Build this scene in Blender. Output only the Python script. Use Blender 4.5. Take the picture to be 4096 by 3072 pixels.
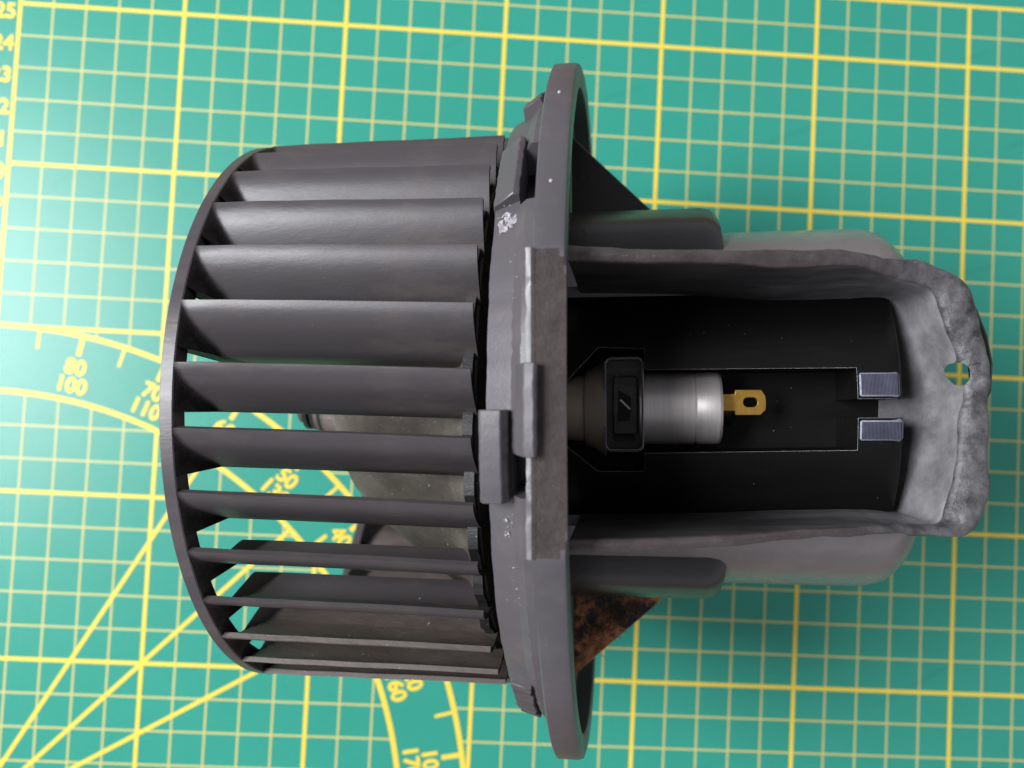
import bpy, bmesh, math, random
from mathutils import Vector, Matrix, noise
random.seed(7)
S = 0.01                                   # everything below is written in centimetres
for o in list(bpy.data.objects): bpy.data.objects.remove(o)
sc = bpy.context.scene
col = sc.collection
R = math.radians

# ---------------------------------------------------------------- camera
cam_d = bpy.data.cameras.new('camera')
cam = bpy.data.objects.new('camera', cam_d); col.objects.link(cam)
cam.location = (14.7275*S, 12.9514*S, 26.1912*S)
cam.rotation_euler = (0.0381510, -0.0417469, 0.0495311)
cam_d.sensor_width = 36; cam_d.sensor_fit = 'HORIZONTAL'
cam_d.lens = 36*3369.13/4096
cam_d.clip_start = 0.01; cam_d.clip_end = 50
cam_d.dof.use_dof = True; cam_d.dof.focus_distance = 0.150; cam_d.dof.aperture_fstop = 17.0
sc.camera = cam
# ---------------------------------------------------------------- light
sc.view_settings.view_transform = 'Standard'; sc.view_settings.look = 'None'
sc.view_settings.exposure = 0; sc.view_settings.gamma = 1
w_ = bpy.data.worlds.new('World'); sc.world = w_; w_.use_nodes = True
bg = w_.node_tree.nodes['Background']; bg.inputs[1].default_value = 1.0
# a room lit from its windows and walls: pale all round, darker overhead
wt = w_.node_tree; wc = wt.nodes.new('ShaderNodeTexCoord'); wx = wt.nodes.new('ShaderNodeSeparateXYZ'); wr = wt.nodes.new('ShaderNodeValToRGB')
wt.links.new(wc.outputs['Generated'], wx.inputs[0]); wt.links.new(wx.outputs[2], wr.inputs[0]); wt.links.new(wr.outputs[0], bg.inputs[0])
e_ = wr.color_ramp.elements; e_[0].position = .05; e_[0].color = (.74, .71, .77, 1); e_[1].position = .95; e_[1].color = (.24, .24, .26, 1)
def area(name, loc, target, sx, sy, power, color):
    d = bpy.data.lights.new(name, 'AREA'); d.shape = 'RECTANGLE'; d.size = sx; d.size_y = sy; d.energy = power; d.color = color
    o = bpy.data.objects.new(name, d); col.objects.link(o); o.location = loc
    o.rotation_euler = (Vector(target)-Vector(loc)).to_track_quat('-Z', 'Y').to_euler()
    return o
area('window_light', (-0.70, 0.25, 0.88), (0.06, 0.14, 0.03), 0.50, 0.56, 25.5, (0.95, 0.96, 1.0))

# ---------------------------------------------------------------- materials
def new_mat(name):
    m = bpy.data.materials.new(name); m.use_nodes = True
    return m, m.node_tree, m.node_tree.nodes['Principled BSDF']
def tex_noise(nt, scale, detail=4, rough=.6, stretch=None):
    tc = nt.nodes.new('ShaderNodeTexCoord'); mp = nt.nodes.new('ShaderNodeMapping')
    nt.links.new(tc.outputs['Object'], mp.inputs[0])
    if stretch: mp.inputs['Scale'].default_value = stretch
    n = nt.nodes.new('ShaderNodeTexNoise'); n.inputs['Scale'].default_value = scale
    n.inputs['Detail'].default_value = detail; n.inputs['Roughness'].default_value = rough
    nt.links.new(mp.outputs[0], n.inputs['Vector']); return n
def ramp(nt, src, p0, p1, c0, c1):
    r = nt.nodes.new('ShaderNodeValToRGB'); e = r.color_ramp.elements
    e[0].position = p0; e[0].color = (*c0, 1); e[1].position = p1; e[1].color = (*c1, 1)
    nt.links.new(src, r.inputs[0]); return r
def mixc(nt, fac, a, b):
    m = nt.nodes.new('ShaderNodeMix'); m.data_type = 'RGBA'
    for s, v in ((0, fac), (6, a), (7, b)):
        if hasattr(v, 'is_linked') or hasattr(v, 'links'): nt.links.new(v, m.inputs[s])
        elif s == 0: m.inputs[0].default_value = v
        else: m.inputs[s].default_value = (*v, 1)
    return m.outputs[2]
def bump(nt, b, src, strength, dist=0.0004):
    n = nt.nodes.new('ShaderNodeBump'); n.inputs['Strength'].default_value = strength; n.inputs['Distance'].default_value = dist
    nt.links.new(src, n.inputs['Height']); nt.links.new(n.outputs[0], b.inputs['Normal'])
def plastic(name, base, dust, rough=.42, dustamt=(.50, .75), specks=.74, bstr=.25, stretch=(1, 1, 1), metal=0, spec=.5):
    """moulded plastic: base tone with patchy dust, fine scuffs and pale specks"""
    m, nt, b = new_mat(name)
    n1 = tex_noise(nt, 130, 6, .65, stretch); f1 = ramp(nt, n1.outputs[0], dustamt[0], dustamt[1], (0, 0, 0), (1, 1, 1))
    c = mixc(nt, f1.outputs[0], base, dust)
    n2 = tex_noise(nt, 1500, 2, .5); f2 = ramp(nt, n2.outputs[0], specks, specks+.03, (0, 0, 0), (1, 1, 1))
    c = mixc(nt, f2.outputs[0], c, (0.30, 0.28, 0.27))
    nt.links.new(c, b.inputs['Base Color'])
    n3 = tex_noise(nt, 60, 5, .7, stretch); r3 = ramp(nt, n3.outputs[0], .3, .7, (rough-.07,)*3, (rough+.12,)*3)
    nt.links.new(r3.outputs[0], b.inputs['Roughness'])
    n4 = tex_noise(nt, 900, 5, .7, stretch); bump(nt, b, n4.outputs[0], bstr)
    b.inputs['Metallic'].default_value = metal; b.inputs['Specular IOR Level'].default_value = spec
    return m
M = {}
M['blade'] = plastic('fan_plastic', (.048, .042, .047), (.090, .075, .070), .36, (.46, .80), .765, .12, (.35, 1, 1))
M['fan_inner'] = plastic('fan_plastic_dusty', (.062, .047, .040), (.125, .104, .090), .55, (.40, .75), .70, .45, (.35, 1, 1))
M['flange'] = plastic('housing_plastic', (.072, .067, .074), (.100, .093, .096), .38, (.50, .85), .775, .12)
M['housing'] = plastic('tube_plastic', (.15, .14, .145), (.20, .185, .19), .22, (.5, .8), .79, .05)
M['inner'] = plastic('duct_plastic', (.016, .016, .016), (.095, .095, .098), .38, (.44, .78), .735, .45, (.2, 1, 1))
M['bowl'] = plastic('scuffed_grey_plastic', (.17, .165, .17), (.27, .265, .275), .5, (.38, .68), .72, .35)
M['black'] = plastic('black_paint', (.0035, .0035, .0035), (.006, .006, .006), .42, (.5, .8), .775, .12, (.15, 1, 1), spec=.22)
M['hollow'] = plastic('black_plastic', (.012, .012, .012), (.020, .020, .020), .32, (.5, .8), .80, .2)

def sawn(name, lo, hi, scale=260, bs=1.0):
    m, nt, b = new_mat(name)
    n1 = tex_noise(nt, scale, 8, .75, (1, 1, 1)); r1 = ramp(nt, n1.outputs[0], .36, .66, lo, hi); nt.links.new(r1.outputs[0], b.inputs['Base Color'])
    b.inputs['Roughness'].default_value = .6
    n2 = tex_noise(nt, 420, 8, .75); bump(nt, b, n2.outputs[0], bs, .0009); return m
M['sawn'] = sawn('sawn_plastic', (.030, .022, .021), (.068, .053, .050), 200, 1.0)
M['torn'] = sawn('torn_plastic', (.035, .034, .036), (.24, .235, .245), 210, .6); M['torn'].node_tree.nodes['Principled BSDF'].inputs['Roughness'].default_value = .30
M['burr'] = sawn('stressed_plastic', (.22, .21, .23), (.60, .58, .62), 900, .6)
def metal(name, c, rough, stretch, bs=.15, sc_=900, tint=None):
    m, nt, b = new_mat(name); n = tex_noise(nt, sc_, 3, .6, stretch); r = ramp(nt, n.outputs[0], .3, .7, tuple(x*.82 for x in c), c)
    nt.links.new(r.outputs[0], b.inputs['Base Color']); b.inputs['Metallic'].default_value = 1; b.inputs['Roughness'].default_value = rough
    bump(nt, b, n.outputs[0], bs, .0002); return m
M['steel'] = metal('brushed_steel', (.74, .70, .68), .44, (1, .06, .06)); M['steel'].node_tree.nodes['Principled BSDF'].inputs['Metallic'].default_value = .6
M['bronze'] = metal('oxidised_steel', (.62, .52, .42), .40, (1, .06, .06)); M['bronze'].node_tree.nodes['Principled BSDF'].inputs['Metallic'].default_value = .25
M['brass'] = metal('brass', (.66, .39, .085), .38, (1, 1, 1), .1)
M['edge'] = metal('bare_edge_metal', (.60, .60, .62), .5, (1, 1, 1), 1.0, 2600)
M['edge'].node_tree.nodes['Principled BSDF'].inputs['Metallic'].default_value = .35
m, nt, b = new_mat('laminated_steel'); M['lamin'] = m
tc = nt.nodes.new('ShaderNodeTexCoord'); wv = nt.nodes.new('ShaderNodeTexWave'); wv.bands_direction = 'X'; wv.inputs['Scale'].default_value = 1350; wv.inputs['Distortion'].default_value = .4
nt.links.new(tc.outputs['Object'], wv.inputs['Vector']); n = tex_noise(nt, 300, 4, .6)
r1 = ramp(nt, wv.outputs[0], .2, .8, (.022, .024, .040), (.080, .085, .135)); r2 = ramp(nt, n.outputs[0], .35, .65, (.55, .55, .55), (1, 1, 1))
mm = nt.nodes.new('ShaderNodeMix'); mm.data_type = 'RGBA'; mm.blend_type = 'MULTIPLY'; mm.inputs[0].default_value = 1
nt.links.new(r1.outputs[0], mm.inputs[6]); nt.links.new(r2.outputs[0], mm.inputs[7]); nt.links.new(mm.outputs[2], b.inputs['Base Color'])
b.inputs['Metallic'].default_value = .15; b.inputs['Roughness'].default_value = .5; bump(nt, b, wv.outputs[0], .2, .0002)
M['pole_edge'] = metal('worn_pole_edge', (.32, .33, .40), .45, (1, 1, 1), .8, 2600); M['pole_edge'].node_tree.nodes['Principled BSDF'].inputs['Metallic'].default_value = .35
M['dust'] = sawn('brown_dust', (.07, .028, .012), (.26, .12, .05), 420, 1.0)

m, nt, b = new_mat('rust_stained_plastic'); M['stain'] = m
n1 = tex_noise(nt, 75, 6, .7); n2 = tex_noise(nt, 420, 6, .75)
c0 = ramp(nt, n2.outputs[0], .35, .68, (.22, .06, .018), (.70, .32, .12)); f0 = ramp(nt, n1.outputs[0], .47, .55, (0, 0, 0), (1, 1, 1))
nt.links.new(mixc(nt, f0.outputs[0], (.012, .012, .012), c0.outputs[0]), b.inputs['Base Color']); b.inputs['Roughness'].default_value = .65; bump(nt, b, n2.outputs[0], .7)
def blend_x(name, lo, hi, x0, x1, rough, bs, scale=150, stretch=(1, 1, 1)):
    '''dark near the flange, paler towards the far end; the border between is ragged'''
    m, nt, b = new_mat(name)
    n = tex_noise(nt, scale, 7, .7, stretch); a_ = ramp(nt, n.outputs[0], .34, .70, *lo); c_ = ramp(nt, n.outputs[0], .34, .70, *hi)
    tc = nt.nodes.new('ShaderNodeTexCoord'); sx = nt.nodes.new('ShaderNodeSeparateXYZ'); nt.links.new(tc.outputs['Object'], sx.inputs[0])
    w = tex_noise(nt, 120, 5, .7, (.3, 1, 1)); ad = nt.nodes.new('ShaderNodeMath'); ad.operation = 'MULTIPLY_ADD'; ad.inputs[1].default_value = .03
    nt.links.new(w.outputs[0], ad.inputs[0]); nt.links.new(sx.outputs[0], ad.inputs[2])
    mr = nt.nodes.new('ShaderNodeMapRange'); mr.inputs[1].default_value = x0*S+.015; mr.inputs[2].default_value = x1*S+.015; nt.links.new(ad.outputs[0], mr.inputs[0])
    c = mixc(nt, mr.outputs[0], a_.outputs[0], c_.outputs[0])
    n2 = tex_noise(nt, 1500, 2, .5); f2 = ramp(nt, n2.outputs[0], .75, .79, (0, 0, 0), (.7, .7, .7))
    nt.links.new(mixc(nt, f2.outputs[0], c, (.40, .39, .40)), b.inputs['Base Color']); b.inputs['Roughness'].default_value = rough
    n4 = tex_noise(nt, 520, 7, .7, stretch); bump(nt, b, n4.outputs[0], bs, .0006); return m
M['duct_in'] = blend_x('streaked_duct_plastic', ((.008, .008, .008), (.060, .060, .062)), ((.105, .103, .107), (.29, .285, .295)), 3.0, 6.2, .34, .35, 95, (.16, 1, .8))
M['duct_rim'] = blend_x('sawn_duct_rim', ((.036, .027, .027), (.070, .056, .056)), ((.018, .018, .020), (.16, .157, .165)), 4.0, 6.2, .28, .55, 230)
def mat_surface(name, base, var, rough, bs):
    m, nt, b = new_mat(name)
    n1 = tex_noise(nt, 18, 4, .6); n2 = tex_noise(nt, 2600, 2, .6)
    r = ramp(nt, n2.outputs[0], .30, .70, base, var)
    r1 = ramp(nt, n1.outputs[0], .3, .7, (.93, .93, .93), (1, 1, 1))
    mm = nt.nodes.new('ShaderNodeMix'); mm.data_type = 'RGBA'; mm.blend_type = 'MULTIPLY'; mm.inputs[0].default_value = 1
    nt.links.new(r.outputs[0], mm.inputs[6]); nt.links.new(r1.outputs[0], mm.inputs[7])
    # fine knife scratches, most of them at one slant
    n3 = tex_noise(nt, 200, 3, .5, (1, 1, 1))
    w = nt.nodes.new('ShaderNodeTexWave'); tcx = nt.nodes.new('ShaderNodeTexCoord'); mp = nt.nodes.new('ShaderNodeMapping')
    mp.inputs['Rotation'].default_value = (0, 0, R(62)); nt.links.new(tcx.outputs['Object'], mp.inputs[0]); nt.links.new(mp.outputs[0], w.inputs[0])
    w.inputs['Scale'].default_value = 9; w.inputs['Distortion'].default_value = 5; w.inputs['Detail'].default_value = 3; w.inputs['Detail Scale'].default_value = .6
    sf = ramp(nt, w.outputs[0], .990, .999, (0, 0, 0), (1, 1, 1)); nf = ramp(nt, tex_noise(nt, 30, 2).outputs[0], .56, .64, (0, 0, 0), (.13, .13, .13))
    mu = nt.nodes.new('ShaderNodeMath'); mu.operation = 'MULTIPLY'; nt.links.new(sf.outputs[0], mu.inputs[0]); nt.links.new(nf.outputs[0], mu.inputs[1])
    c = mixc(nt, mu.outputs[0], mm.outputs[2], tuple(x*.55 for x in base))
    nt.links.new(c, b.inputs['Base Color']); b.inputs['Roughness'].default_value = rough
    n4 = tex_noise(nt, 3200, 3, .6); bump(nt, b, n4.outputs[0], bs, .00015)
    return m
M['mat'] = mat_surface('cutting_mat_vinyl', (.024, .250, .180), (.042, .350, .262), .28, .30)
M['mat'].node_tree.nodes['Principled BSDF'].inputs['Specular IOR Level'].default_value = .40
M['ink'] = mat_surface('yellow_ink', (.78, .59, .050), (.90, .70, .080), .42, .25)
M['ink_thin'] = mat_surface('thin_yellow_ink', (.50, .49, .16), (.62, .585, .21), .42, .25)
m, nt, b = new_mat('grey_table'); M['table'] = m
n = tex_noise(nt, 14, 6, .6, (1, 8, 1)); r = ramp(nt, n.outputs[0], .3, .7, (.16, .11, .08), (.30, .22, .15)); nt.links.new(r.outputs[0], b.inputs['Base Color']); b.inputs['Roughness'].default_value = .5

# ---------------------------------------------------------------- mesh helpers
def link(name, bm, mats, parent=None, smooth=True, angle=32, bevel=0, seg=2, bevel_mat=None):
    for v in bm.verts: v.co *= S
    bmesh.ops.recalc_face_normals(bm, faces=bm.faces)
    me = bpy.data.meshes.new(name); bm.to_mesh(me); bm.free()
    for mt in (mats if isinstance(mats, (list, tuple)) else [mats]): me.materials.append(mt)
    if smooth:
        me.polygons.foreach_set('use_smooth', [True]*len(me.polygons)); me.set_sharp_from_angle(angle=R(angle))
    o = bpy.data.objects.new(name, me); col.objects.link(o)
    if parent: o.parent = parent
    if bevel:
        md = o.modifiers.new('bevel', 'BEVEL'); md.width = bevel*S; md.segments = seg; md.limit_method = 'ANGLE'; md.angle_limit = R(40)
        md.harden_normals = False
        if bevel_mat is not None: md.material = bevel_mat
    return o
Z0 = 7.31                                   # flange radius: the blower's base point lies this far below its axis
def L(a, s, h): return Vector((a, s, h+Z0))
def pol(a, r, ang): return L(a, r*math.sin(R(ang)), r*math.cos(R(ang)))
def revolve(bm, prof, a0=-180, a1=180, step=2.0, cs=0, ch=0, clamp=None, jitter=None, mi=0, flat_mi=1):
    """closed profile (a, r) swept about the axis; clamp saws everything above that height off"""
    full = abs(a1-a0) >= 359.9
    n = max(2, int(math.ceil(abs(a1-a0)/step)))
    rows = []
    for k in range(n if full else n+1):
        t = a0+(a1-a0)*k/n; row = []
        for i, (a, r) in enumerate(prof):
            da = dr = 0
            if jitter: da, dr = jitter(i, t)
            rr = max(r+dr, 1e-4)
            s, h = cs+rr*math.sin(R(t)), ch+rr*math.cos(R(t))
            if clamp and h > clamp: h = clamp
            row.append(bm.verts.new(L(a+da, s, h)))
        rows.append(row)
    m_ = len(prof)
    for k in range(len(rows) if full else len(rows)-1):
        A, B = rows[k], rows[(k+1) % len(rows)]
        for i in range(m_):
            j = (i+1) % m_
            f = bm.faces.new((A[i], A[j], B[j], B[i])); f.material_index = mi
            if clamp and all(v.co.z-Z0 > clamp-1e-4 for v in f.verts): f.material_index = flat_mi
    if not full:
        bm.faces.new(rows[0]); bm.faces.new(rows[-1][::-1])
    return bm
def prism(bm, poly, h0, h1, mi=0):
    """polygon of (a, s) pairs extruded between two heights (h may be a function of (a, s))"""
    f0 = h0 if callable(h0) else (lambda a, s: h0); f1 = h1 if callable(h1) else (lambda a, s: h1)
    lo = [bm.verts.new(L(a, s, f0(a, s))) for a, s in poly]; hi = [bm.verts.new(L(a, s, f1(a, s))) for a, s in poly]
    bm.faces.new(lo[::-1]).material_index = mi; bm.faces.new(hi).material_index = mi
    n = len(poly)
    for i in range(n): bm.faces.new((lo[i], lo[(i+1) % n], hi[(i+1) % n], hi[i])).material_index = mi
    return bm
def rrect(a0, a1, s0, s1, r, n=5):
    out = []
    for ca, cs_, t0 in ((a1-r, s1-r, 0), (a0+r, s1-r, 90), (a0+r, s0+r, 180), (a1-r, s0+r, 270)):
        for k in range(n+1):
            t = R(t0+90*k/n); out.append((ca+r*math.cos(t), cs_+r*math.sin(t)))
    return out
def box(bm, a0, a1, s0, s1, h0, h1): return prism(bm, [(a0, s0), (a1, s0), (a1, s1), (a0, s1)], h0, h1)
def fn(x, y, z, f=1.0): return noise.noise(Vector((x*f, y*f, z*f)))
def tag(o, label, cat, group=None):
    o['label'] = label; o['category'] = cat
    if group: o['group'] = group

# ================================================================ table and cutting mat
bm = bmesh.new(); bmesh.ops.create_grid(bm, x_segments=1, y_segments=1, size=1)
for v in bm.verts: v.co = Vector((20+v.co.x*90, 12+v.co.y*70, -.32))
r = bmesh.ops.extrude_face_region(bm, geom=list(bm.faces))
for v in [g for g in r['geom'] if isinstance(g, bmesh.types.BMVert)]: v.co.z -= 3
table = link('table_top', bm, M['table'], smooth=False); table['kind'] = 'structure'

bm = bmesh.new()
pts = [(x, y) for x, y in rrect(-1.6, 46.6, -1.6, 28.6, .6)]
lo = [bm.verts.new((x, y, -.30)) for x, y in pts]; hi = [bm.verts.new((x, y, 0)) for x, y in pts]
bm.faces.new(lo[::-1]); bm.faces.new(hi)
for i in range(len(pts)): bm.faces.new((lo[i], lo[(i+1) % len(pts)], hi[(i+1) % len(pts)], hi[i]))
cmat = link('cutting_mat', bm, M['mat'], bevel=.03)
tag(cmat, 'green self-healing cutting mat with a yellow centimetre grid and protractor, under the blower', 'cutting mat')
ZP = .004
def strip(bm, x0, y0, x1, y1, w, z=ZP):
    d = Vector((x1-x0, y1-y0)).normalized(); n = Vector((-d.y, d.x))*w/2
    bm.faces.new([bm.verts.new((p[0], p[1], z)) for p in ((x0+n.x, y0+n.y), (x0-n.x, y0-n.y), (x1-n.x, y1-n.y), (x1+n.x, y1+n.y))])
def arc(bm, r0, r1, t0, t1, z=ZP, n=180):
    A = [(bm.verts.new((r0*math.cos(t), r0*math.sin(t), z)), bm.verts.new((r1*math.cos(t), r1*math.sin(t), z))) for t in [t0+(t1-t0)*k/n for k in range(n+1)]]
    for k in range(n): bm.faces.new((A[k][0], A[k+1][0], A[k+1][1], A[k][1]))
TW, NW, RI, RO = .120, .060, 13.02, 15.02
def pieces(c, axis):
    """the grid is left blank between the two protractor arcs"""
    lo_, hi_ = 0, (27 if axis == 'x' else 45)
    if c < RI: return [(lo_, math.sqrt(RI*RI-c*c)), (math.sqrt(RO*RO-c*c), hi_)]
    if c < RO: return [(math.sqrt(max(0, RO*RO-c*c)), hi_)]
    return [(lo_, hi_)]
bm = bmesh.new(); bt = bmesh.new()
for x in range(0, 46):
    thick = x % 5 == 0
    for a, b_ in pieces(x, 'x'):
        if b_-a > .02: strip(bt if thick else bm, x, a, x, b_, TW if thick else NW, ZP+(.0020 if thick else 0))
for y in range(0, 28):
    thick = y % 5 == 0 or y == 27
    for a, b_ in pieces(y, 'y'):
        if b_-a > .02: strip(bt if thick else bm, a, y, b_, y, TW if thick else NW, ZP+(.0028 if thick else .0008))
g1 = link('thin_grid_lines', bm, M['ink_thin'], cmat, smooth=False); g2 = link('thick_grid_lines', bt, M['ink'], cmat, smooth=False)
bm = bmesh.new(); arc(bm, RI-.08, RI+.08, 0, math.pi/2, ZP+.0036); arc(bm, RO-.08, RO+.08, 0, math.pi/2, ZP+.0036)
link('protractor_arc', bm, M['ink'], cmat, smooth=False)
bm = bmesh.new()
for i, dg in enumerate(range(5, 90, 5)):
    t = R(dg); w = .15 if dg % 10 == 0 else .10
    strip(bm, (RO-.62)*math.cos(t), (RO-.62)*math.sin(t), (RO-.07)*math.cos(t), (RO-.07)*math.sin(t), w, ZP+.0044)
link('degree_ticks', bm, M['ink'], cmat, smooth=False)
for dg in (30, 45, 60):
    bm = bmesh.new(); t = R(dg); strip(bm, 0, 0, RI*math.cos(t), RI*math.sin(t), .125, ZP+.0052)
    link('diagonal_line', bm, M['ink'], cmat, smooth=False)
def numeral(txt, x, y, size, rot, align='CENTER', bold=.016, bold2=.018):
    c = bpy.data.curves.new('numeral', 'FONT'); c.body = txt; c.size = size*S; c.align_x = align; c.align_y = 'CENTER'; c.offset = bold*size*S
    c.space_character = .98
    t = bpy.data.objects.new('tmp_text', c); col.objects.link(t); bpy.context.view_layer.update()
    me = bpy.data.meshes.new_from_object(t.evaluated_get(bpy.context.evaluated_depsgraph_get()))
    bpy.data.objects.remove(t); me.name = 'numeral'; me.materials.clear()
    nb = bmesh.new(); w = bold2*size*S                                        # printed bold: the glyph laid down five times, a hair apart
    for i_, (dx, dy) in enumerate(((0, 0), (w, 0), (-w, 0), (0, w), (0, -w))):
        n0 = len(nb.verts); nb.from_mesh(me); nb.verts.ensure_lookup_table()
        for v in nb.verts[n0:]: v.co += Vector((dx, dy, i_*.0006*S))
    nb.to_mesh(me); nb.free(); me.materials.append(M['ink'])
    o = bpy.data.objects.new('numeral', me); col.objects.link(o); o.parent = cmat
    o.location = (x*S, y*S, (ZP+.006)*S); o.rotation_euler = (0, 0, rot); return o
for dg in range(10, 90, 10):
    t = R(dg)
    for rr, val in ((14.03, dg), (13.47, 180-dg)):
        numeral(str(val), rr*math.cos(t), rr*math.sin(t), .65, t-math.pi/2, bold2=.026)
for y in range(1, 27): numeral(str(y), -.10, y-.28, .66, 0, 'RIGHT', bold2=.020)
for x in range(1, 46): numeral(str(x), x+.0, -.45, .72, 0)

# ================================================================ the blower
d_ = Vector((0.98283243, 0.05020018, 0.17753974)); v_ = Vector((-0.05101055, 0.99869811, 0)); u_ = Vector((-0.17730861, -0.0090564, 0.98411363))
blower = bpy.data.objects.new('blower_motor', None); col.objects.link(blower)
blower.matrix_world = Matrix(((d_.x, v_.x, u_.x, 18.5437*S), (d_.y, v_.y, u_.y, 13.3454*S), (d_.z, v_.z, u_.z, .0032*S), (0, 0, 0, 1)))
blower.empty_display_size = .03
tag(blower, 'black plastic heater blower with a finned fan wheel and sawn-open housing, lying on the mat', 'blower motor')

# ---- fan wheel: hub (the part), then rim, back plate, 34 blades, clip
bm = bmesh.new()
hubp = [(-6.80, 0.001), (-6.80, .30), (-6.78, .34), (-6.35, .34), (-6.33, .55), (-6.05, .62), (-5.95, .62), (-5.93, .95), (-5.60, 1.02), (-5.45, 1.5), (-5.15, 2.0), (-4.4, 2.75), (-3.4, 3.5), (-2.5, 4.2), (-2.0, 4.9), (-1.85, 5.3),
        (-1.62, 5.3), (-1.62, .001)]
revolve(bm, hubp, step=4)
wheel = link('fan_wheel', bm, M['fan_inner'], blower, bevel=0)
bm = bmesh.new()
revolve(bm, [(-6.92, 5.60), (-6.92, 5.93), (-6.89, 5.97), (-6.68, 5.97), (-6.66, 5.95), (-6.66, 5.58), (-6.69, 5.56), (-6.90, 5.56)], step=2)
link('rim', bm, M['blade'], wheel)
bm = bmesh.new()
def scal(i, t):
    ph = (t-5.8) % (360/34)/(360/34)
    return (0, (-.10+.20*abs(2*ph-1)) if i in (1, 2) else 0)
revolve(bm, [(-1.83, 5.0), (-1.83, 5.45), (-1.66, 5.45), (-1.66, 5.0)], step=360/34/6, jitter=scal)
link('back_plate', bm, M['inner'], wheel)
# ragged edge on the underside of the rim, seen through the wheel
bm = bmesh.new()
PITCH = 360/34
def section(a_in):
    """outer face tangential at the tip, curving over and running in radially"""
    pts = []; T0, C0, E0 = (0, 5.99), (-.325, 5.94), (-.735, 5.225)
    for k in range(9):
        t = k/8; x = (1-t)**2*T0[0]+2*t*(1-t)*C0[0]+t*t*E0[0]; y = (1-t)**2*T0[1]+2*t*(1-t)*C0[1]+t*t*E0[1]
        pts.append((math.hypot(x, y), math.degrees(math.atan2(x, y))))
    pts += [(5.05, -8.15), (max(a_in, 4.74), -8.2)]
    return pts
def blade_mesh():
    bm = bmesh.new(); A = [-6.675]+[-6.64+.045*i for i in range(14)]+[-5.95, -5.7, -5.2, -4.4, -3.6, -2.8, -2.2, -1.8, -1.60]
    rows = []
    for a in A:
        x = max(0, a+6.66)
        cutA = 5.96-x*1.45; cutF = 5.56-x*2.6                                  # web that fills the corner between blade and rim
        tw = -.32*(a+3.2)+.10*math.sin((a+6.6)/5*math.pi)                     # blades are skewed and slightly bowed
        P = [(r, t+tw) for r, t in section(4.72)]
        P2 = []
        for q_, (r, t) in enumerate(P):
            if q_ <= 8: P2.append((max(r, cutA), t))
            else: P2.append((min(P2[8][0]-.03*(q_-8), max(r, cutF)), t))
        out, inn = [], []; th = .095
        cart = [Vector((r*math.sin(R(t)), r*math.cos(R(t)))) for r, t in P2]
        for i, c in enumerate(cart):
            # normal from the untrimmed section
            q = [Vector((r*math.sin(R(t)), r*math.cos(R(t)))) for r, t in P]
            tg = (q[min(i+1, len(q)-1)]-q[max(i-1, 0)]).normalized(); nrm = Vector((tg.y, -tg.x))
            wob = .012*fn(a, i*.4, 3.3, 1.3)
            out.append(bm.verts.new(L(a, c.x, c.y+wob)))
            inn.append(bm.verts.new(L(a, c.x-nrm.x*th, c.y-nrm.y*th+wob)))
        rows.append((out, inn))
    n = len(rows[0][0])
    for k in range(len(rows)-1):
        (o0, i0), (o1, i1) = rows[k], rows[k+1]
        for j in range(n-1):
            bm.faces.new((o0[j], o0[j+1], o1[j+1], o1[j])); bm.faces.new((i0[j+1], i0[j], i1[j], i1[j+1]))
        bm.faces.new((o0[0], o1[0], i1[0], i0[0])); bm.faces.new((o1[-1], o0[-1], i0[-1], i1[-1]))
    for k in (0, -1):
        o_, i_ = rows[k]
        for j in range(n-1): bm.faces.new((o_[j], o_[j+1], i_[j+1], i_[j]))
    return bm
def add_corner_shade(m):
    """shade painted near-black into the corner between each blade and the rim, soft ragged border"""
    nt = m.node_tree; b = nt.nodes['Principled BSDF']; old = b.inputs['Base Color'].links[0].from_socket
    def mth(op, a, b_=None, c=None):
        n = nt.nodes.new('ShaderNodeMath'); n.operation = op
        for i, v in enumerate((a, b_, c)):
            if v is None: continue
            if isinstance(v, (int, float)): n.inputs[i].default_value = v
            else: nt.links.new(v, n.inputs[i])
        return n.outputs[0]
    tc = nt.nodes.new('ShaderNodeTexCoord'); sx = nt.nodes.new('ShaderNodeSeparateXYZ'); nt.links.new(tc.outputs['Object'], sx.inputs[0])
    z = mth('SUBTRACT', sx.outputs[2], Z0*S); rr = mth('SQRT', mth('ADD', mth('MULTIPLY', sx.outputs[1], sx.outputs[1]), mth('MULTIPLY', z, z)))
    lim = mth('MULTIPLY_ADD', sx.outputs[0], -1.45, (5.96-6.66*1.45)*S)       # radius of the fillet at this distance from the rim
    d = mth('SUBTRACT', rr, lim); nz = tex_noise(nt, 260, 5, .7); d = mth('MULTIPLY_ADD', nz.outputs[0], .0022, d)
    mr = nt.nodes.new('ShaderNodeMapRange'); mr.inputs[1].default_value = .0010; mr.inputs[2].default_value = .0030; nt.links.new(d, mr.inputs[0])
    c = mixc(nt, mr.outputs[0], (.0065, .0055, .005), old); nt.links.new(c, b.inputs['Base Color'])  # rim's shade on the blade, put into the base colour
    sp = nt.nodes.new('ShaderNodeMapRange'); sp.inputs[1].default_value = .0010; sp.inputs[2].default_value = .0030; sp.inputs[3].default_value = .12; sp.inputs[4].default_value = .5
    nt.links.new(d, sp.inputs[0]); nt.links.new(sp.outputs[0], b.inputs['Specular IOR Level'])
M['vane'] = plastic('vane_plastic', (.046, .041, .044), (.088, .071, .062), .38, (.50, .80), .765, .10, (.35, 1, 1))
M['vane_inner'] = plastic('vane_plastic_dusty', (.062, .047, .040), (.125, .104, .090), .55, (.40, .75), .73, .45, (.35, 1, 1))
add_corner_shade(M['vane']); add_corner_shade(M['vane_inner'])
b0 = link('blade', blade_mesh(), M['vane'], wheel, angle=50)
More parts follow.
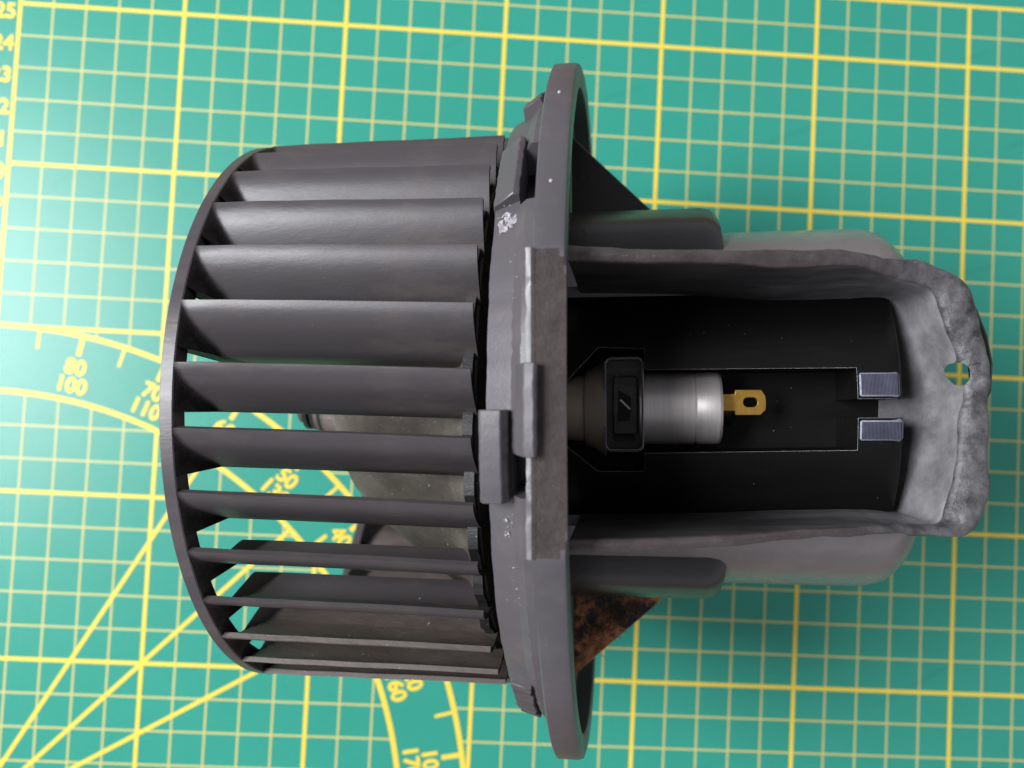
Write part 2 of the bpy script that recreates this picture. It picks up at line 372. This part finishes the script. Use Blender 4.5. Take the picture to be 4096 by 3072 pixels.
axisM = lambda ang: Matrix.Translation((0, 0, Z0*S)) @ Matrix.Rotation(R(-ang), 4, 'X') @ Matrix.Translation((0, 0, -Z0*S))
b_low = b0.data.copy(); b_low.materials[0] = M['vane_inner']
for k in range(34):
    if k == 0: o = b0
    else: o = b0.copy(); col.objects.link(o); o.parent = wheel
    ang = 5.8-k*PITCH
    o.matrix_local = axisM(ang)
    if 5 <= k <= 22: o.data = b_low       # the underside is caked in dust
# balance clip pushed over the hub nose
bm = bmesh.new()
for a0, a1, r_ in ((-6.62, -6.52, .50), (-6.44, -6.30, .52), (-6.22, -6.12, .60)): revolve(bm, [(a0, .2), (a0, r_), (a1, r_), (a1, .2)], step=15)
link('shaft_clip', bm, M['hollow'], wheel)

# ---- mounting flange
CUT = 6.93
bm = bmesh.new()
prof = [(-.50, 6.50), (-.50, 7.25), (-.47, 7.31), (-.10, 7.31), (-.03, 7.285), (0, 7.20), (0, 6.90), (-.03, 6.84), (-.38, 6.80), (-.38, 3.84), (-.50, 3.84)]
def fj(i, t): return (0.006*fn(t*.05, i, 1.7), 0)
revolve(bm, prof, step=1.0, clamp=CUT, jitter=fj)
flange = link('mounting_flange', bm, [M['flange'], M['sawn']], blower)
# collar that surrounds the wheel mouth
bm = bmesh.new()
def cj(i, t):
    n = .018*fn(t*.25, i*2.1, .5)+.008*fn(t*1.3, i, 9)
    return (n if i in (1, 2) else n*.4, .02*fn(t*.4, i, 4) if i > 0 else 0)
revolve(bm, [(-1.20, 5.99), (-1.31, 6.05), (-1.30, 6.20), (-.86, 6.42), (-.84, 6.20), (-.84, 5.99)], step=1.0, jitter=cj)
collar = link('collar', bm, M['flange'], blower, angle=25)
bm = bmesh.new()
def ej(i, t): return (.03*fn(t*.8, i*3, 2)+.02*fn(t*2.3, i, 5), .03*fn(t*.9, i*3, 8)) if i in (1, 2) else (0, 0)
for a0, a1 in ((43, 180), (-180, -12.6), (-6.8, 30.0)):
    revolve(bm, [(-.90, 5.99), (-.88, 6.46), (-.72, 6.62), (-.50, 6.66), (-.50, 5.99)], a0, a1, 1.0, jitter=ej)
link('collar_step', bm, M['flange'], collar, angle=25)
bm = bmesh.new(); revolve(bm, [(-.95, 5.7), (-.95, 5.95), (-.45, 5.95), (-.45, 5.7)], step=3); link('throat', bm, M['hollow'], collar)
bm = bmesh.new(); revolve(bm, [(-.60, .9), (-.60, 5.9), (-.52, 5.9), (-.52, .9)], step=4); link('back_wall', bm, M['hollow'], collar)
# raised bar and clips left on the collar
def tab(name, prof, a0, a1, mats, rough=.02, step=.8, parent=collar, **k):
    bm = bmesh.new()
    def jj(i, t): return (rough*fn(t*.9, i*3.1, 6)+rough*.6*fn(t*3, i, 3), rough*fn(t*1.1, i*2.7, 1))
    revolve(bm, prof, a0, a1, step, jitter=jj)
    return link(name, bm, mats, parent, angle=28, bevel=.015, seg=1, **k)
tab('locking_bar', [(-1.36, 6.30), (-1.36, 6.60), (-1.33, 6.65), (-1.02, 6.68), (-.92, 6.58), (-.90, 6.30)], -13.3, -.9, M['flange'], .007)
tab('latch_tab', [(-.76, 6.5), (-.76, 6.92), (-.61, 7.14), (-.46, 7.16), (-.42, 7.11), (-.42, 6.5)], -6.4, 4.6, M['flange'], .012)
tab('torn_tab', [(-1.04, 6.25), (-1.08, 6.58), (-.74, 6.78), (-.60, 6.5)], 60, 73, M['flange'], .05)
tab('torn_tab', [(-1.24, 6.1), (-1.20, 6.50), (-.84, 6.60), (-.78, 6.1)], -67, -49, M['flange'], .05)
tab('slot_lip', [(-1.33, 6.05), (-1.32, 6.30), (-1.20, 6.40), (-.96, 6.60), (-.86, 6.56), (-.84, 6.1)], 31.5, 46, M['flange'], .018)
# sawn strip beside the flat, with its pale broken lip
bm = bmesh.new()
def gj(a, s): return CUT-.03+.05*fn(a*3, s*3, 1)
n = 40; rows = []
for k in range(n+1):
    s = -2.28+4.56*k/n; row = []
    for a, h in ((-.62+.03*fn(s, 3, 0, 4), 6.3), (-.60+.03*fn(s, 1, 0, 4), CUT-.02+.03*fn(s, 2, 2, 3)), (-.52, CUT+.012+.02*fn(s, 5, 2, 3)), (-.46, CUT+.006), (-.46, 6.3)):
        row.append(bm.verts.new(L(a, s, h)))
    rows.append(row)
for k in range(n):
    for i in range(5):
        j = (i+1) % 5; f = bm.faces.new((rows[k][i], rows[k][j], rows[k+1][j], rows[k+1][i])); f.material_index = 1 if i == 2 else 0
bm.faces.new(rows[0]); bm.faces.new(rows[-1][::-1])
link('broken_lip', bm, [M['flange'], M['sawn']], flange, angle=30)
# pale torn burrs along the sawn edges
bm = bmesh.new(); rb = random.Random(3)
def burr(p, sz):
    n = rb.randint(4, 6); c = [p+Vector((rb.uniform(-1, 1), rb.uniform(-1, 1), rb.uniform(-.3, .35)))*sz for _ in range(n)]
    vs = [bm.verts.new(x) for x in c]
    try: bmesh.ops.convex_hull(bm, input=vs)
    except Exception: pass
for a0, a1, aa, r_, cnt, sz in ((26.5, 29.6, -1.08, 6.33, 46, .095), (26.5, 28.6, -.90, 6.42, 34, .085), (14, 22, -.84, 6.52, 10, .018), (31, 36, -1.1, 6.33, 16, .03),
                                (-19, -15.5, -.98, 6.40, 18, .030), (-31, -23, -.82, 6.50, 22, .026)):
    for _ in range(cnt): burr(pol(aa+rb.gauss(0, .055), r_+rb.uniform(-.03, .005), rb.uniform(a0, a1)), sz*rb.uniform(.3, 1))
o = link('plastic_burrs', bm, M['burr'], collar, smooth=False); o['kind'] = 'stuff'
# white specks of paint and dust on the flange
bm = bmesh.new()
for p in (pol(-.24, 7.315, 46.5), pol(-.26, 7.315, 27.5), pol(-.90, 6.45, 42.2)):
    v0 = len(bm.verts); bmesh.ops.create_icosphere(bm, subdivisions=1, radius=.035, matrix=Matrix.Translation(p))
o = link('white_specks', bm, M['burr'], flange); o['kind'] = 'stuff'

# ---- motor housing: glossy tube (the part), shoulder, gussets, duct walls, end cap
bm = bmesh.new()
revolve(bm, [(-.45, 3.50), (-.45, 3.80), (5.6, 3.80), (5.95, 3.72), (6.18, 3.52), (6.30, 3.2), (6.36, 2.4), (6.38, 1.0), (6.38, .001), (6.1, .001), (5.9, 3.50)], 37, 323, 2)
housing = link('motor_housing', bm, M['housing'], blower, angle=40)
bm = bmesh.new()
# shoulder: flat sloping top, crease, then rounded side (one each side, joined round the underside)
prof_s = [(2.30, 2.50), (3.0, 2.44), (3.45, 2.30), (3.68, 2.14), (3.80, 1.98), (4.18, 1.15), (4.34, .3), (4.30, -.6), (3.95, -1.8), (3.3, -2.8), (2.2, -3.75)]
for sg in (1, -1):
    rows = []
    for a, sh in ((-.40, 0), (2.42, 0), (2.62, .05), (2.74, .16), (2.79, .38)):
        row = []
        for s, h in prof_s:
            v2 = Vector((s*(1 if sg > 0 else -.955), h)); v2 *= (1-sh/v2.length); row.append(bm.verts.new(L(a, v2.x, v2.y)))
        rows.append(row)
    for k in range(len(rows)-1):
        for i in range(len(prof_s)-1): bm.faces.new((rows[k][i], rows[k][i+1], rows[k+1][i+1], rows[k+1][i]))
    f = [bm.verts.new(L(2.80, v.co.y*.80, (v.co.z-Z0)*.80)) for v in rows[-1]]
    for i in range(len(prof_s)-1): bm.faces.new((rows[-1][i], rows[-1][i+1], f[i+1], f[i]))
link('shoulder', bm, M['hollow'], housing, angle=28)
for sg in (1, -1):
    bm = bmesh.new()
    if sg > 0: P = [(-.36, 6.78), (-.30, 6.12), (1.40, 4.44), (1.75, 4.12), (1.75, 3.6), (-.36, 3.6)]
    else: P = [(-.36, -6.78), (-.30, -5.92), (1.48, -4.34), (1.85, -3.98), (1.85, -3.5), (-.36, -3.5)]
    prism(bm, P, .0, .16); link('gusset', bm, M['hollow'] if sg > 0 else M['stain'], housing, smooth=False, bevel=.02)
# air duct round the motor, roof sawn off: two walls and the end, one moulding
IRp = [(5.80, 2.02), (6.08, 1.87), (6.26, 1.35), (6.43, .88), (6.53, .17), (6.48, -.22), (6.39, -1.0), (6.27, -1.47), (6.12, -2.0), (5.80, -2.04)]
ORp = [(5.96, 2.38), (6.50, 2.14), (6.69, 1.82), (6.86, 1.34), (6.98, .64), (6.93, -.22), (6.91, -1.0), (6.92, -1.46), (6.74, -1.93), (6.40, -2.20)]
OP = [(-.02, 2.44), (1.2, 2.39), (2.4, 2.40), (3.4, 2.44), (4.5, 2.44), (5.3, 2.42)]+ORp+[(5.6, -2.17), (4.5, -2.14), (3.5, -2.14), (2.4, -2.21), (1.2, -2.26), (-.02, -2.30)]
IP = [(-.02, 2.19), (1.2, 2.17), (2.4, 2.17), (3.4, 2.14), (4.5, 2.19), (5.2, 2.11)]+IRp+[(5.3, -2.0), (4.5, -1.96), (3.5, -1.99), (2.4, -2.03), (1.2, -2.06), (-.02, -2.08)]
HP = [6.22, 6.0, 5.75, 5.42, 5.0, 4.5, 4.12, 4.0, 3.93, 3.90, 3.88, 3.88, 3.90, 3.93, 3.98, 4.1, 4.35, 4.95, 5.36, 5.75, 6.0, 6.22]
BP = [(-.02, 2.18, 2.45), (1.2, 2.14, 2.45), (2.4, 2.08, 2.45), (3.4, 1.98, 2.45), (4.5, 1.93, 2.40), (5.2, 1.90, 2.2)]+[(5.36, s*.93, 1.6) for a, s in IRp]+[(5.2, -1.90, 2.2), (4.5, -1.93, 2.4), (3.5, -1.98, 2.45), (2.4, -2.04, 2.45), (1.2, -2.08, 2.45), (-.02, -2.10, 2.45)]
KD = 26
EP = [0]*5+[.3]+[1]*10+[.3]+[0]*5                                            # 1 round the end, 0 along the walls
def catmull(P, n):
    out = []
    for i in range(len(P)-1):
        p0, p1, p2, p3 = P[max(i-1, 0)], P[i], P[i+1], P[min(i+2, len(P)-1)]
        for k in range(n):
            t = k/n
            out.append(tuple(.5*((2*b)+(-a+c)*t+(2*a-5*b+4*c-d)*t*t+(-a+3*b-3*c+d)*t**3) for a, b, c, d in zip(p0, p1, p2, p3)))
    out.append(P[-1]); return out
ALL = catmull([(*o, *i, h, *b, e) for o, i, h, b, e in zip(OP, IP, HP, BP, EP)], KD)
bm = bmesh.new(); rows = []
NIN, NT = 30, 10
for k, (oa, os_, ia, is_, H, ba, bs, bh, e) in enumerate(ALL):
    row = []; u = k*1.68/KD; e = max(0, min(1, e)); far = max(0, min(1, (ia-2.2)/2.5)); dmg = .25+.75*far
    # outward direction of the moulding here
    k0, k1 = ALL[max(k-1, 0)], ALL[min(k+1, len(ALL)-1)]; tg = Vector((k1[0]-k0[0], k1[1]-k0[1])).normalized(); on = Vector((-tg.y, tg.x))
    if on.dot(Vector((oa-ia, os_-is_))) < 0: on = -on
    chew = .060*dmg*fn(oa*1.3, os_*1.3, 4)+.025*dmg*fn(oa*3.5, os_*3.5, 2)+.008*fn(oa*9, os_*9, 5)
    chewi = .050*dmg*fn(ia*1.1, is_*1.2, 2)+.020*dmg*fn(ia*3.9, is_*3.9, 9)
    hz_ = .04*dmg*fn(oa*1.5, os_*1.5, 4)+.015*dmg*fn(oa*4, os_*4, 8)
    for i in range(NIN):
        t = i/(NIN-1); pa = 1-.25*e; ph = 1+.9*e
        a = ba+(ia-on.x*chewi-ba)*t**pa; s = bs+(is_-on.y*chewi-bs)*t; h = bh+(H-.05+hz_-bh)*t**ph
        bulge = (.08*fn(a*.7, s*.7, h*.8+3)+.02*fn(a*1.8, s*1.8, h*2+8))*math.sin(t*math.pi)*(.3+.7*far)
        a -= on.x*bulge; s -= on.y*bulge
        row.append((a, s, h))
    for i in range(1, NT+1):
        t = i/(NT+1); pr = math.sin(t*math.pi)
        a = ia-on.x*chewi+(oa+on.x*chew-ia+on.x*chewi)*t; s = is_-on.y*chewi+(os_+on.y*chew-is_+on.y*chewi)*t
        h = H+hz_+pr*.05+dmg*(.07*fn(a*1.8, s*1.8, 2)+.022*fn(a*5.5, s*3.0, 6)+.010*fn(a*12, s*8, 6))*(.4+.6*pr)
        row.append((a, s, h))
    row.append((oa+on.x*chew, os_+on.y*chew, H-.04+hz_))
    for dh, ow in ((.25, .02), (.7, .10), (1.2, .17), (1.8, .20), (2.4, .08), (3.1, -.35), (4.0, -.85), (5.0, -1.3)):
        ee = e
        if e < .5:
            hh = max(H-dh, 2.2-.15*dh); row.append((oa, os_+on.y*ow*.35, hh))
        else: row.append((oa+on.x*ow, os_+on.y*ow, H-dh))
    rows.append([bm.verts.new(L(*p)) for p in row])
nk = len(rows)-1; kc = KD*9.45
for k in range(nk):
    for i in range(len(rows[0])-1):
        if ((k-kc-(i-NIN+3)*1.2)/8.5)**2+((i-(NIN-1.5))/2.6)**2+.9*fn(k*.22, i*.5, 3) < 1: continue       # hole broken through below the rim
        if kc-30 < k < kc+26 and NIN+NT+1 <= i <= NIN+NT+8: continue                       # the outside is missing there too
        f = bm.faces.new((rows[k][i], rows[k][i+1], rows[k+1][i+1], rows[k+1][i])); f.material_index = 0 if i < NIN-1 else (1 if i < NIN+NT else 2)
for _ in range(10):
    bv = {}
    for e in bm.edges:
        if len(e.link_faces) == 1:
            m_ = (e.verts[0].co+e.verts[1].co)/2
            if (m_-L(6.45, .55, 3.8)).length < .8:
                for x, y in ((0, 1), (1, 0)): bv.setdefault(e.verts[x], []).append(e.verts[y].co.copy())
    for v, ns in bv.items():
        if len(ns) == 2: v.co = v.co*.5+(ns[0]+ns[1])*.25
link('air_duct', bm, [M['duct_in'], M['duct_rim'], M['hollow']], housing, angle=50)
bm = bmesh.new()
OB = [(5.90, 1.86), (5.90, 2.12), (6.85, 2.06), (7.20, 1.75), (7.38, 1.25), (7.46, .75), (7.42, .25), (7.30, .0), (7.16, -.05), (7.20, .35), (7.16, 1.0), (6.98, 1.5), (6.72, 1.78)]
prism(bm, [(a+.38, s*1.06) for a, s in OB], 1.35, 1.9); link('end_lug', bm, M['hollow'], housing, bevel=.05)

# ---- motor can with its moulded pocket (boolean cut)
bm = bmesh.new(); revolve(bm, [(-.45, 1.2), (-.45, 3.40), (5.5, 3.40), (5.62, 3.385), (5.71, 3.33), (5.76, 3.22), (5.76, 1.2)], step=1.5)
can = link('motor_can', bm, [M['black'], M['edge']], blower, angle=30)
cutb = bmesh.new()
POC = [(-.60, .13), (-.28, .43), (.33, 1.09), (1.19, 1.06), (1.19, .66), (4.95, .66), (4.95, .10), (6.3, .10), (6.3, -.24), (4.95, -.24), (4.95, -.82), (1.18, -.89), (1.18, -1.23), (.32, -1.24), (-.30, -.74), (-.60, -.44)]
prism(cutb, POC[::-1], 1.75, 4.2)
c1 = link('cutter', cutb, M['black'], blower, smooth=False)
for c in (c1,):
    md = can.modifiers.new('cut', 'BOOLEAN'); md.operation = 'DIFFERENCE'; md.object = c; md.solver = 'EXACT'
bpy.context.view_layer.update()
me = bpy.data.meshes.new_from_object(can.evaluated_get(bpy.context.evaluated_depsgraph_get()))
can.modifiers.clear(); old = can.data; can.data = me; me.name = 'motor_can'; bpy.data.meshes.remove(old)
for c in (c1,): bpy.data.objects.remove(c)
me.set_sharp_from_angle(angle=R(30))
bmx = bmesh.new(); bmx.from_mesh(me); bwl = bmx.edges.layers.float.get('bevel_weight_edge') or bmx.edges.layers.float.new('bevel_weight_edge')
for e in bmx.edges:
    ok = all(math.hypot(v.co.y, v.co.z-Z0*S) > 3.34*S and -.4*S < v.co.x < 5.7*S for v in e.verts) and len(e.link_faces) == 2 and e.calc_face_angle(0) > R(45)
    e[bwl] = 1.0 if ok else 0.0
bmx.to_mesh(me); bmx.free()
md = can.modifiers.new('bevel', 'BEVEL'); md.width = .022*S; md.segments = 1; md.limit_method = 'WEIGHT'; md.material = 1
CS, CH = -.05, 2.50
bm = bmesh.new(); revolve(bm, [(-.44, .001), (-.44, .60), (.04, .66), (.06, .72), (.46, .94), (.46, .001)], step=6, cs=CS, ch=CH-.10); link('bearing_sleeve', bm, M['bronze'], can)
bm = bmesh.new(); revolve(bm, [(1.10, .001), (1.10, .70), (2.12, .70), (2.15, .68), (2.17, .68), (2.20, .695), (2.58, .695), (2.63, .66), (2.63, .001)], step=6, cs=CS, ch=CH); barrel = link('steel_barrel', bm, M['steel'], can)
bm = bmesh.new(); revolve(bm, [(2.6, .001), (2.6, .34), (2.86, .34), (2.9, .28), (2.9, .001)], step=10, cs=CS, ch=CH-.32); link('end_stub', bm, M['hollow'], can)
# brush window: rounded frame with recessed holder
bm = bmesh.new(); o1 = rrect(.44, 1.17, -.86, .90, .13); o2 = rrect(.475, 1.135, -.825, .865, .10)
R0 = [[bm.verts.new(L(a, s, h)) for a, s in P] for P, h in ((o1, 2.2), (o1, 3.27), (o2, 3.27), (o2, 2.3))]
for k in range(3):
    for i in range(len(o1)): bm.faces.new((R0[k][i], R0[k][(i+1) % len(o1)], R0[k+1][(i+1) % len(o1)], R0[k+1][i]))
link('window_frame', bm, [M['hollow'], M['edge']], can, angle=30, bevel=.006, seg=1, bevel_mat=1)
bm = bmesh.new(); prism(bm, o2, 2.2, 2.9)
link('window_recess', bm, M['inner'], can, smooth=False)
bm = bmesh.new(); prism(bm, rrect(.60, 1.06, -.55, .55, .06), 2.9, 3.02); hold = link('brush_holder', bm, M['inner'], can, bevel=.02)
bm = bmesh.new(); prism(bm, [(.68, -.30), (.90, -.30), (.94, -.10), (.94, .16), (.70, .30)], 3.02, 3.03); prism(bm, [(.62, -.66), (1.0, -.66), (1.0, -.57), (.62, -.57)], 2.9, 3.0)
link('brush', bm, M['black'], can, smooth=False)
bm = bmesh.new(); prism(bm, [(.72, .10), (.75, .12), (.93, -.06), (.91, -.08)], 3.03, 3.05); link('brush_wire', bm, M['bronze'], can, smooth=False)
# brass blade terminal with oval hole
bm = bmesh.new(); TZ = 2.62
outl = [(2.62, -.11), (2.90, -.11), (2.90, -.19), (3.37, -.19), (3.47, -.09), (3.48, .06), (3.47, .18), (3.39, .30), (2.90, .30), (2.90, .22), (2.62, .22)]
hol = rrect(3.055, 3.315, -.03, .145, .085, 5)
def ring(P, h): return [bm.verts.new(L(a, s, h)) for a, s in P]
top_o, top_h, bo, bh = ring(outl, TZ+.04), ring(hol, TZ+.04), ring(outl, TZ-.04), ring(hol, TZ-.04)
for o_, h_ in ((top_o, top_h), (bo, bh)):
    E_ = [bm.edges.new((x[i], x[(i+1) % len(x)])) for x in (o_, h_) for i in range(len(x))]
    bmesh.ops.triangle_fill(bm, edges=E_, use_beauty=True)
for A, B in ((top_o, bo), (top_h, bh)):
    for i in range(len(A)): bm.faces.new((A[i], A[(i+1) % len(A)], B[(i+1) % len(A)], B[i]))
link('blade_terminal', bm, M['brass'], can, angle=30, bevel=.012, seg=2)
# laminated steel poles at the can's end
for t0, t1, e in ((1.9, 10.1, 5.63), (-11.4, -4.3, 5.67)):
    bm = bmesh.new(); revolve(bm, [(4.955, 3.25), (4.955, 3.425), (e, 3.425), (e+.07, 3.37), (e+.08, 3.25)], t0, t1, 1.2)
    link('steel_pole', bm, [M['lamin'], M['pole_edge']], can, angle=20, bevel=.055, seg=1, bevel_mat=1)
# brown fluff caught on the lower gusset
bm = bmesh.new(); rd = random.Random(11)
for _ in range(150):
    t = rd.random(); ca = .05+1.15*t+rd.gauss(0, .10); cs_ = -5.05+.85*t+rd.gauss(0, .17)
    ln = rd.uniform(.08, .28); th = rd.uniform(0, 6.28); h = .17+abs(rd.gauss(0, .05)); pr = None; ww = rd.uniform(.004, .009)
    for q in range(5):
        p = L(ca+ln*math.cos(th)*q/4, cs_+ln*math.sin(th)*q/4, h+.03*math.sin(q)); n = Vector((-math.sin(th), math.cos(th), 0))*ww
        cur = (bm.verts.new(p+n), bm.verts.new(p-n), bm.verts.new(p+Vector((0, 0, ww))))
        if pr:
            for x, y in ((0, 2), (2, 1), (1, 0)): bm.faces.new((pr[x], pr[y], cur[y], cur[x]))
        pr = cur; th += rd.uniform(-.5, .5)
o = link('dust_fluff', bm, M['dust'], housing); o['kind'] = 'stuff'
